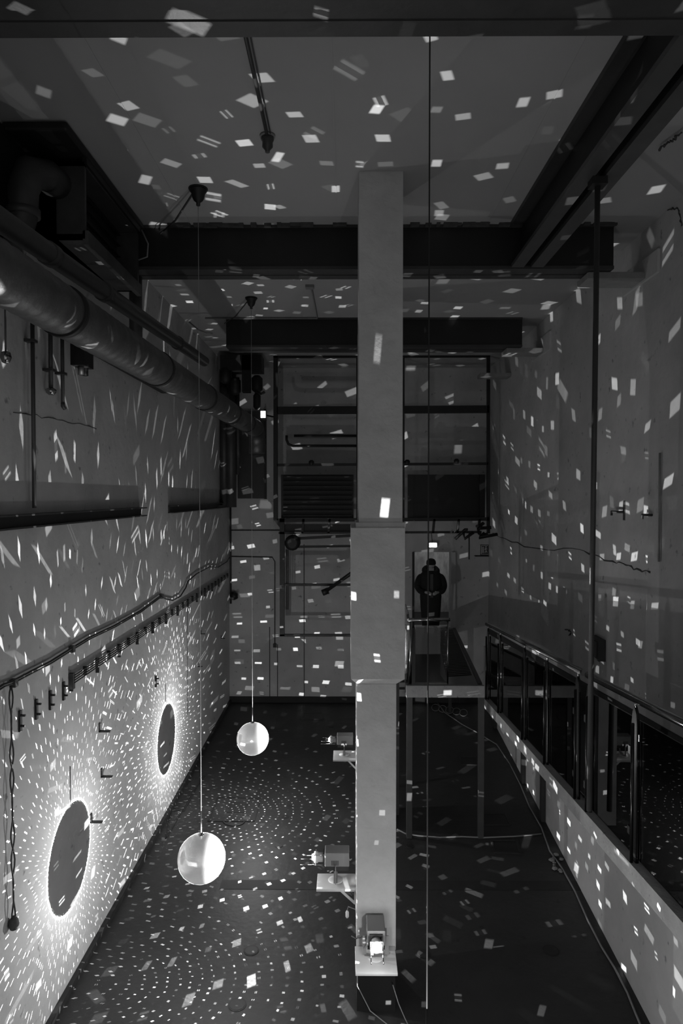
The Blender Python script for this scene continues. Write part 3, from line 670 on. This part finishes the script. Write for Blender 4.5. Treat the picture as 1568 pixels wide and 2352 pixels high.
# exit sign
a = P(1103, 1251, 14.5); b = P(1122, 1275, 14.5)
t = thing('exit_sign', 'dark emergency exit sign with running figure pictogram on the rack upright', 'sign', (a.x, 14.5, b.z))
sg = MB().box(a.x, b.x, 14.5, 14.56, b.z, a.z).build('face', 'sign', t)
wd = b.x-a.x; hh = a.z-b.z
def sr(u0, v0, u1, v1): return (a.x+wd*u0, b.z+hh*v0, a.x+wd*u1, b.z+hh*v1)
m = MB()
for u0, v0, u1, v1 in ((.08, .06, .14, .94), (.08, .06, .92, .10), (.08, .90, .92, .94), (.2, .2, .27, .8), (.2, .73, .42, .8), (.35, .2, .42, .8)):
    x0, z0, x1, z1 = sr(u0, v0, u1, v1); m.box(x0, x1, 14.494, 14.5, z0, z1)
def sb(p, q, w_=.012):
    m.bar((a.x+wd*p[0], 14.496, b.z+hh*p[1]), (a.x+wd*q[0], 14.496, b.z+hh*q[1]), .006, w_) if False else m.bar((a.x+wd*p[0], 14.496, b.z+hh*p[1]), (a.x+wd*q[0], 14.496, b.z+hh*q[1]), w_, .006, up=(0, 1, 0))
sb((.62, .70), (.66, .45)); sb((.66, .45), (.80, .25)); sb((.66, .45), (.56, .22)); sb((.64, .66), (.80, .58)); sb((.62, .64), (.52, .52))
m.lathe([(.014, 0), (.014, .004)], (a.x+wd*.66, 14.494, b.z+hh*.79), 10, axis=(0, 1, 0))
m.build('pictogram', 'signw', t)
MB().box(a.x-.12, b.x, 14.46, 14.56, b.z-.03, b.z-.005).build('lower_bracket', 'black', t)

# ------------------------------------------------------------------ platform with its guard rail
t = thing('platform', 'raised steel walkway platform leading to the doorway', 'platform', (1.5, 12, 0))
zf = 2.24; zb = 1.82
A = P(935, 1573, 9.9); Bq = P(1104, 1575, 9.9); Cq = P(1043, 1443, 16.3); Dq = P(947, 1443, 16.3)
def pl(q, z): return (q.x, q.y, z)
dk = MB().hexa([pl(A, zf-.05), pl(Bq, zf-.05), pl(Cq, zb-.05), pl(Dq, zb-.05)], [pl(A, zf), pl(Bq, zf), pl(Cq, zb), pl(Dq, zb)]).build('deck', 'tread', t)
MB().box(A.x-.02, Bq.x+.04, 9.84, 9.9, zf-.17, zf+.0).build('front_beam', 'band', t)
MB().bar((Bq.x, 9.95, zf-.06), (Cq.x, 16.3, zb-.06), .06, .14).build('side_beam', 'steel', t)
MB().bar((A.x, 9.95, zf-.06), (Dq.x, 16.3, zb-.06), .06, .14).build('side_beam', 'steel', t)
MB().bar((A.x-.01+.04, 9.88, 0), (A.x+.03, 9.88, zf-.17), .08, .08).build('leg', 'pipe', t)
MB().bar((Bq.x, 9.88, 0), (Bq.x, 9.88, zf-.17), .08, .08).build('leg', 'pipe', t)
MB().bar((A.x-.1, 10.6, 0), (A.x-.1, 10.6, zf+.5), .07, .07).build('leg', 'steel', t)
MB().bar((A.x-.02, 11.6, 0), (A.x-.02, 11.6, zf-.2), .05, .05).build('leg', 'chrome', t)
MB().bar((1.2, 15.6, 0), (1.2, 15.6, zb-.05), .07, .07).build('leg', 'steel', t)
MB().bar((2.4, 15.6, 0), (2.4, 15.6, zb-.05), .07, .07).build('leg', 'steel', t)
# ribbed strip on deck
def dp(u, v): # u across, v along
    L0 = Vector(pl(A, zf)); L1 = Vector(pl(Dq, zb)); R0 = Vector(pl(Bq, zf)); R1 = Vector(pl(Cq, zb))
    return (L0+(L1-L0)*v)*(1-u) + (R0+(R1-R0)*v)*u
m = MB()
for k in range(40):
    v = .1+.85*k/40; m.bar(dp(.56, v)+Vector((0, 0, .006)), dp(.93, v+.02)+Vector((0, 0, .006)), .035, .012)
m.build('tread_ribs', 'pipe', dk)
g1 = thing('guard_rail', 'steel and glass guard rail across the platform front beside the column', 'railing', (1.2, 9.95, zf))
tl = P(938, 1424, 9.97); trr = P(1033, 1423, 9.97)
MB().tube([tl, trr], .028, 12).build('top_rail', 'chrome', g1)
MB().tube([P(930, 1390, 12.0), P(936, 1412, 10.4), tl], .022, 10).build('side_rail', 'chrome', g1)
for x in (tl.x+.03, trr.x-.03): MB().tube([(x, 9.97, zf), (x, 9.97, tl.z)], .012 if x > 1.3 else .02, 10).build('post', 'chrome', g1)
MB().box(tl.x+.10, trr.x-.04, 9.96, 9.975, zf+.01, tl.z-.08).build('glass_panel', 'glass', g1)
MB().box(tl.x-.02, tl.x+.0, 10.05, 12.0, zf-.1, zf+.75).build('side_glass_panel', 'glass', g1)
for yy in (10.3, 11.2, 12.0): MB().bar((tl.x-.01, yy, zf-.15), (tl.x-.01, yy, zf+.8), .03, .05).build('side_post', 'chrome', g1)

# ------------------------------------------------------------------ glass railing on the ramp
def ZH(y): return H-(1.45+(y-4.35)*.084)
def railing(y0, y1, posts, label):
    t = thing('glass_railing', label, 'railing', (XG, (y0+y1)/2, ZD((y0+y1)/2)), 'glass railings on the ramp')
    MB().tube([(XG, y0, ZH(y0)), (XG, y1, ZH(y1))], .03, 16).build('handrail', 'chrome', t)
    for py in posts:
        zt = ZH(py)-.05; zb_ = ZD(py)-.05
        m = MB().prism([(XG-.012, py-.05, zb_), (XG-.012, py+.05, zb_), (XG-.012, py+.05, zt-.14), (XG-.012, py+.035, zt-.05), (XG-.012, py, zt), (XG-.012, py-.035, zt-.05), (XG-.012, py-.05, zt-.14)], (.024, 0, 0))
        p = m.build('post', 'post', t, bevel=.004)
        MB().tube([(XG-.035, py-.03, zb_), (XG-.035, py-.03, zt-.12)], .012, 10).build('post_rod', 'post', p)
        MB().tube([(XG, py, zt-.03), (XG, py, ZH(py))], .010, 8).build('rail_pin', 'chrome', p)
        for z in (zb_+.25, zt-.35): MB().box(XG-.02, XG+.02, py+.045, py+.085, z-.03, z+.03).build('glass_clamp', 'chrome', p)
    ps = sorted(posts)
    for a_, b_ in zip(ps[:-1], ps[1:]):
        m = MB(); a2, b2 = a_+.06, b_-.06
        m.hexa([(XG-.005, a2, ZD(a2)+.04), (XG+.005, a2, ZD(a2)+.04), (XG+.005, b2, ZD(b2)+.04), (XG-.005, b2, ZD(b2)+.04)], [(XG-.005, a2, ZH(a2)-.14), (XG+.005, a2, ZH(a2)-.14), (XG+.005, b2, ZH(b2)-.14), (XG-.005, b2, ZH(b2)-.14)])
        m.build('glass_panel', 'glass', t)
railing(2.6, 6.03, [2.9, 4.0, 5.03, 5.98], 'nearer glass railing with round handrail at the right edge')
railing(6.15, 10.35, [6.28, 7.25, 8.16, 9.44, 10.25], 'farther glass railing with round handrail ending at the platform')
# hanging rod
a = P(1368, 352, 5.25); b = P(1345, 1850, 5.6)
t = thing('hanger_rod', 'long dark steel rod dropping from the lengthways beam to the ramp edge', 'rod', (2.06, 5.75, b.z))
MB().tube([(2.04, 5.60, 7.558), (2.06, 5.72, b.z-.1)], .022, 12).build('rod', 'steel', t)
MB().box(1.98, 2.1, 5.54, 5.66, 7.50, 7.558).build('clamp', 'black', t)
# posts against the lower wall
for px, lab in ((1140, 'farthest dark steel post under the ramp edge'), (1205, 'middle dark steel post under the ramp edge'), (1250, 'nearest dark steel post under the ramp edge')):
    y = 2.60/((px-793)/F-.045) - .15
    tag(MB().box(XW(y)-.07, XW(y)-.005, y-.05, y+.05, 0, min(ZD(y)-.15, ZD(10.3)-.15)).build('ramp_post', 'steel'), lab, 'post', 'steel posts under the ramp')

# ------------------------------------------------------------------ right wall details
def rp(px, py, off=0):
    y = (XR-off)*F/(px-793); q = P(px, py, y); q.x = XR-off; return q
a = rp(1370, 1458); b = rp(1393, 1520)
t = thing('wall_luminaire', 'unlit metal wall lamp box on the right wall above the railing', 'lamp', (XR-.05, (a.y+b.y)/2, b.z))
yy0, yy1 = sorted((a.y, b.y))
MB().box(XR-.10, XR-.001, yy0, yy1, b.z, a.z).build('housing', 'ductbox', t, bevel=.006)
MB().box(XR-.115, XR-.10, yy0+.04, yy1-.04, b.z+.04, a.z-.03).build('cover', 'pipe', t)
for px, py, l, lab in ((1432, 1176, .25, 'larger bent iron hook on the right wall'), (1496, 1183, .12, 'small bent iron hook at the right edge of the wall')):
    q = rp(px, py)
    tag(MB().tube([(XR-.001, q.y, q.z), (XR-.06, q.y, q.z), (XR-.06, q.y+l, q.z), (XR-.06, q.y+l, q.z-.05)], .015, 8).build('wall_hook', 'cable'), lab, 'hook', 'iron hooks on the right wall')
for px, p0, p1, lab in ((1432, 1150, 1195, 'dark vertical scar beside the larger hook on the right wall'),):
    a = rp(px, p0); b = rp(px, p1)
    tag(MB().box(XR-.006, XR, a.y-.03, a.y+.03, b.z, a.z).build('plaster_scar', 'wreck'), lab, 'mark')
a = rp(1516, 1040); b = rp(1516, 1290)
tag(MB().tube([(XR-.02, a.y, a.z), (XR-.02, a.y, b.z)], .012, 8).build('wall_conduit', 'stone'), 'pale vertical conduit on the right wall', 'conduit')
# cracks
def crack(pts, fn, label, th=.012, mat_='wreck'):
    random.seed(len(label)); P_ = []
    for (x0, y0), (x1, y1) in zip(pts[:-1], pts[1:]):
        for k in range(6):
            P_.append(fn(x0+(x1-x0)*k/6+random.uniform(-2, 2), y0+(y1-y0)*k/6+random.uniform(-3, 3)))
    tag(MB().tube(P_, [th*random.uniform(.4, 1.2) for _ in P_], 5).build('plaster_crack', mat_), label, 'crack', 'cracks in the plaster')
crack([(1130, 1225), (1220, 1260), (1330, 1262), (1400, 1290), (1430, 1295), (1470, 1312), (1500, 1316)], lambda x, y: rp(x, y), 'long jagged crack running along the right wall')
crack([(1515, 345), (1530, 330), (1550, 318), (1566, 300)], lambda x, y: P(x, y, 3.05*F/(1138-y)), 'crack in the ceiling corner by the right edge')
crack([(1525, 480), (1545, 478), (1553, 495), (1555, 525)], lambda x, y: rp(x, y), 'hook-shaped crack on the right wall below the upper one')
crack([(1300, 1445), (1312, 1452), (1308, 1460)], lambda x, y: rp(x, y), 'short squiggle crack on the right wall above the handrail', .014)
crack([(30, 945), (110, 960), (180, 975), (230, 985)], lambda x, y: wpt(x, y, 0), 'faint crack on the left wall under the vertical pipes', .006)
# ragged plaster edges where near beam meets ceiling
random.seed(5)
m = MB()
for k in range(60):
    x = random.uniform(.7, 2.9) if k % 3 else random.uniform(-2, 0)
    m.box(x, x+random.uniform(.03, .16), 7.72+random.uniform(-.03, 0), 7.76, HC-random.uniform(.015, .04), HC-.001)
tag(m.build('ragged_plaster', 'wreck'), 'ragged broken plaster along the ceiling edge of the beam behind the column', 'plaster')['kind'] = 'stuff'
# dents on the walls
for px, py, s, lab in ((1435, 1030, .05, 'pitted patch on the right wall right of the rod'),):
    pass

# ------------------------------------------------------------------ ceiling conduits and detector
t = thing('heat_detector', 'ceiling heat detector at the end of a surface conduit', 'detector', (-.66, 5.85, HC-.14))
c = Vector((-.66, 5.85, HC))
MB().lathe([(.05, -.001), (.055, -.04), (.045, -.06), (.045, -.10), (.02, -.13), (.02, -.145)], c, 18).build('sensor_body', 'pipe', t)
MB().lathe([(.065, -.001), (.065, -.02)], c, 18).build('base_plate', 'stone', t)
tag(MB().tube([(-.66, 5.8, HC-.02), (-.66, 3.86, HC-.02)], .014, 8).tube([(-.63, 5.8, HC-.015), (-.63, 3.86, HC-.015)], .006, 6).build('ceiling_conduit', 'pipe'), 'conduit along the ceiling leading to the heat detector', 'conduit')
a = P(708, 660, 9.99); b = P(730, 742, 12.0)
tag(MB().tube([(-.50, 10.0, HC-.02), (-.48, 11.75, HC-.02), (-2.4, 11.75, HC-.02)], .014, 8).build('ceiling_conduit', 'stone'), 'pale conduit on the second bay of the ceiling turning left at the beam', 'conduit')
q = Vector((-.52, 10.0, HC)); tag(MB().box(q.x-.06, q.x+.06, q.y-.06, q.y+.06, HC-.04, HC-.001).build('ceiling_box', 'stone'), 'small pale junction box on the second bay of the ceiling', 'box')

# ------------------------------------------------------------------ floor details
def fp(px, py, z=0):
    y = H*F/(py-1138); q = P(px, py, y); q.z = z; return q
def quad(px, m_, z=.004, name='x', h=.006):
    pts = [fp(x, y) for x, y in px]
    return MB().hexa([Vector((p.x, p.y, .0005)) for p in pts], [Vector((p.x, p.y, h)) for p in pts])
def frame(px, wd, h=.012):
    pts = [fp(x, y, h/2) for x, y in px]; m = MB()
    for a_, b_ in zip(pts, pts[1:]+pts[:1]): m.bar(a_, b_, wd, h)
    return m
t = thing('floor_hatch', 'square floor hatch with half-round handle slot behind the near mirror ball', 'hatch', fp(540, 1872))
frame([(478, 1896), (583, 1896), (598, 1842), (500, 1840)], .025).build('hatch_frame', 'floor_dark', t)
quad([(515, 1875), (560, 1875), (572, 1850), (530, 1850)], 'floor_dark').build('sunken_lid', 'floor_dark', t)
m = MB(); m.tube([fp(537+24*math.cos(a_), 1896+11*math.sin(a_), .004) for a_ in [PI*k/12 for k in range(13)]], .015, 6); m.build('handle_slot', 'black', t)
t = thing('floor_hatch', 'long narrow floor hatch along the foot of the left wall', 'hatch', fp(420, 1880))
frame([(380, 1940), (440, 1830), (470, 1790), (410, 1800)][:4], .02).build('hatch_frame', 'floor_dark', t)
quad([(398, 1872), (424, 1872), (452, 1818), (432, 1818)], 'black').build('open_slot', 'black', t)
for px, py, r, lab in ((655, 1885, .05, 'farther small round floor drain left of the column'), (640, 1953, .05, 'small round floor drain behind the near projector'), (577, 2201, .07, 'round floor drain below the near mirror ball'), (545, 2330, .075, 'round floor drain at the bottom edge'), (973, 2207, .06, 'round floor drain right of the front projector'), (1265, 2198, .075, 'round floor drain near the lower right wall'), (942, 1953, .05, 'small round floor drain right of the column'), (760, 1673, .05, 'most distant small floor drain near the back wall')):
    q = fp(px, py)
    t = thing('floor_drain', lab, 'drain', q, 'round floor drains')
    MB().lathe([(r, .001), (r, .006)], q, 20).build('hole', 'black', t)
    MB().lathe([(r*1.2, .0005), (r*1.2, .004)], q, 20).build('rim', 'floor_dark', t)
for pts, lab in (([(1105, 1903), (1172, 1903), (1160, 1876), (1103, 1876)], 'rectangular floor pit behind the loose cable'), ([(1135, 1968), (1195, 1970), (1186, 1940), (1128, 1940)], 'rectangular floor pit in front of the loose cable'), ([(1060, 1762), (1098, 1762), (1094, 1744), (1056, 1744)], 'small distant floor pit under the platform'), ([(693, 1656), (742, 1656), (740, 1642), (697, 1642)], 'small floor pit near the back wall')):
    t = thing('floor_pit', lab, 'pit', fp(*pts[0]), 'rectangular floor pits')
    quad(pts, 'black').build('opening', 'black', t)
    frame(pts, .03, .014).build('edging', 'floor', t)
struct(MB().box(-1.6, 3.0, fp(800, 2056).y, fp(800, 2034).y, .0005, .003).build('trim_20', 'floor_dark'))
tag(MB().tube([fp(x, y, .012) for x, y in ((912, 1915), (930, 1925), (960, 1930), (1010, 1934), (1060, 1932), (1110, 1934), (1180, 1931), (1243, 1925))], .011, 8).build('floor_cable', 'cablew'), 'pale cable lying across the floor from column to right wall', 'cable')
pts = [(1000, 1612), (1020, 1640), (1060, 1668), (1100, 1690), (1140, 1715), (1170, 1760), (1195, 1810), (1215, 1860), (1243, 1910), (1262, 1965), (1290, 2005), (1320, 2060), (1350, 2130), (1380, 2190), (1410, 2240), (1440, 2300), (1460, 2352), (1500, 2450)]
tag(MB().tube([fp(x, y, .012) for x, y in pts], .011, 8).build('floor_cable', 'cablew'), 'long pale cable along the foot of the right wall', 'cable')
random.seed(11)
m = MB()
for k in range(5):
    m.tube([fp(1000+k*16+9*math.cos(a_), 1630+3*k+8*math.sin(a_), .02) for a_ in [2*PI*j/14 for j in range(15)]], .007, 6)
tag(m.build('cable_coils', 'cablew'), 'loose coils of thin cable on the floor under the platform', 'cable')
# rubble beside right wall
for k in range(9):
    q = fp(1272+random.uniform(-6, 18), 1975+k*5+random.uniform(-3, 3), 0); r = random.uniform(.02, .045)
    vs = [q+Vector((r*math.sin(t_)*math.cos(p_)*random.uniform(.7, 1.2), r*math.sin(t_)*math.sin(p_)*random.uniform(.7, 1.2), r*(1-math.cos(t_))*.5)) for t_ in (.3, 1.2, 2.0, 2.8) for p_ in [PI*j/3 for j in range(6)]]
    fs = [(i*6+j, i*6+(j+1) % 6, (i+1)*6+(j+1) % 6, (i+1)*6+j) for i in range(3) for j in range(6)] + [tuple(range(5, -1, -1)), tuple(range(18, 24))]
    tag(MB().add(vs, fs).build('rubble_lump', 'stone'), 'small lump of rubble by the cable at the right wall foot', 'rubble', 'rubble by the right wall')
for z in (.35, .52): tag(MB().tube([(2.9*0+.35, YB-.05, z), (3.2, YB-.05, z)], .025, 8).build('low_pipe', 'cable'), ['lower', 'upper'][z > .4]+' horizontal pipe low on the back wall under the platform', 'pipe')

# ------------------------------------------------------------------ person
def skinned(name, verts, edges, radii, m, parent, root=0, lvl=2, loc=(0, 0, 0)):
    me = bpy.data.meshes.new(name); me.from_pydata(verts, edges, []); o = bpy.data.objects.new(name, me); COL.objects.link(o)
    o.parent = parent; me.materials.append(M[m])
    o.modifiers.new('skin', 'SKIN').use_smooth_shade = True
    sv = me.skin_vertices[0].data if me.skin_vertices else None
    if sv is None:
        me.attributes.new('x', 'FLOAT', 'POINT')
    for i, r in enumerate(radii):
        me.skin_vertices[0].data[i].radius = (r, r) if not isinstance(r, tuple) else r
        me.skin_vertices[0].data[i].use_root = (i == root)
    s = o.modifiers.new('sub', 'SUBSURF'); s.levels = lvl; s.render_levels = lvl
    return o
pr = thing('person', 'person in a bulky dark hooded coat standing in the doorway, head bowed', 'person', (P(988, 1440, 15.9).x, 15.85, 1.852))
V_ = []; E_ = []; R_ = []
def va(p, r, par=None):
    V_.append(p); R_.append(r)
    if par is not None: E_.append((par, len(V_)-1))
    return len(V_)-1
pel = va((0, 0, .88), (.15, .11)); sp_ = va((0, 0, 1.05), (.14, .10), pel); ch = va((0, .0, 1.25), (.17, .11), sp_); nk = va((0, -.02, 1.39), (.06, .06), ch)
hd = va((0, -.06, 1.47), (.07, .075), nk); hd2 = va((0, -.075, 1.56), (.085, .095), hd); hd3 = va((0, -.06, 1.63), (.06, .07), hd2)
no = va((0, -.16, 1.485), (.014, .014), hd)
for s in (-1, 1):
    sh = va((s*.19, 0, 1.32), .062, ch); elb = va((s*.305, .03, 1.04), .045, sh); fa = va((s*.245, -.10, .94), .035, elb); wr_ = va((s*.13, -.20, .92), .030, fa)
    pm = va((s*.085, -.25, .905), (.036, .02), wr_)
    for k in range(4):
        f0 = va((s*(.07+.0*k), -.275, .93-.018*k), .011, pm); f1 = va((s*(.040), -.285, .925-.018*k), .0095, f0); va((s*(.018+.004*k), -.272, .918-.018*k), .008, f1)
    t0 = va((s*.09, -.262, .945), .013, wr_); va((s*.06, -.285, .955), .010, t0)
    ea = va((s*.088, -.06, 1.53), (.018, .012), hd2)
    hp = va((s*.09, 0, .82), .085, pel); kn = va((s*.10, -.01, .47), .058, hp); an = va((s*.10, .01, .08), .042, kn); va((s*.11, -.13, .035), .035, an)
skinned('body', V_, E_, R_, 'skin', pr)
# coat: lofted bulky shape
def loft(secs, n=24):
    m = MB(); vs = []; 
    for z, rx, ry, cy in secs:
        vs += [(rx*math.cos(2*PI*k/n), cy+ry*math.sin(2*PI*k/n), z) for k in range(n)]
    fs = [(i*n+k, i*n+(k+1) % n, (i+1)*n+(k+1) % n, (i+1)*n+k) for i in range(len(secs)-1) for k in range(n)]
    return m.add(vs, fs, True)
loft([(.12, .20, .15, 0), (.30, .22, .16, 0), (.60, .24, .17, 0), (.80, .25, .18, 0), (1.0, .245, .175, 0), (1.18, .26, .175, 0), (1.30, .26, .16, 0), (1.38, .19, .13, 0), (1.42, .11, .10, -.01)]).build('coat', 'coat', pr, world=False)
for s in (-1, 1):
    skinned('sleeve', [(s*.17, 0, 1.31), (s*.27, .01, 1.20), (s*.315, .03, 1.03), (s*.25, -.10, .93), (s*.14, -.195, .92)], [(0, 1), (1, 2), (2, 3), (3, 4)], [.10, .10, .09, .075, .062], 'coat', pr)
    skinned('trouser_leg', [(s*.10, 0, .60), (s*.11, 0, .35), (s*.115, .01, .10)], [(0, 1), (1, 2)], [.10, .08, .07], 'coat', pr)
    skinned('shoe', [(s*.115, .04, .05), (s*.12, -.06, .045), (s*.12, -.16, .035)], [(0, 1), (1, 2)], [.05, .05, .04], 'coat', pr)
MB().box(-.035, .035, -.185, -.17, .80, 1.34).build('shirt_front', 'knit', pr, world=False, label='lighter shirt showing in the coat opening')
MB().tube([(.15*math.cos(a_), .01+.12*math.sin(a_), 1.40+.07*math.sin(a_)) for a_ in [2*PI*k/16*15/16-PI/2+.3 for k in range(16)]], .062, 10).build('hood', 'coat', pr, world=False)
hm = MB().lathe([(.105, 1.545), (.112, 1.58), (.105, 1.63), (.08, 1.67), (.04, 1.69), (.005, 1.695)], (0, -.05, 0), 20)
hm.box(-.07, .07, -.175, -.10, 1.548, 1.56)
hm.build('cap', 'coat', pr, world=False)
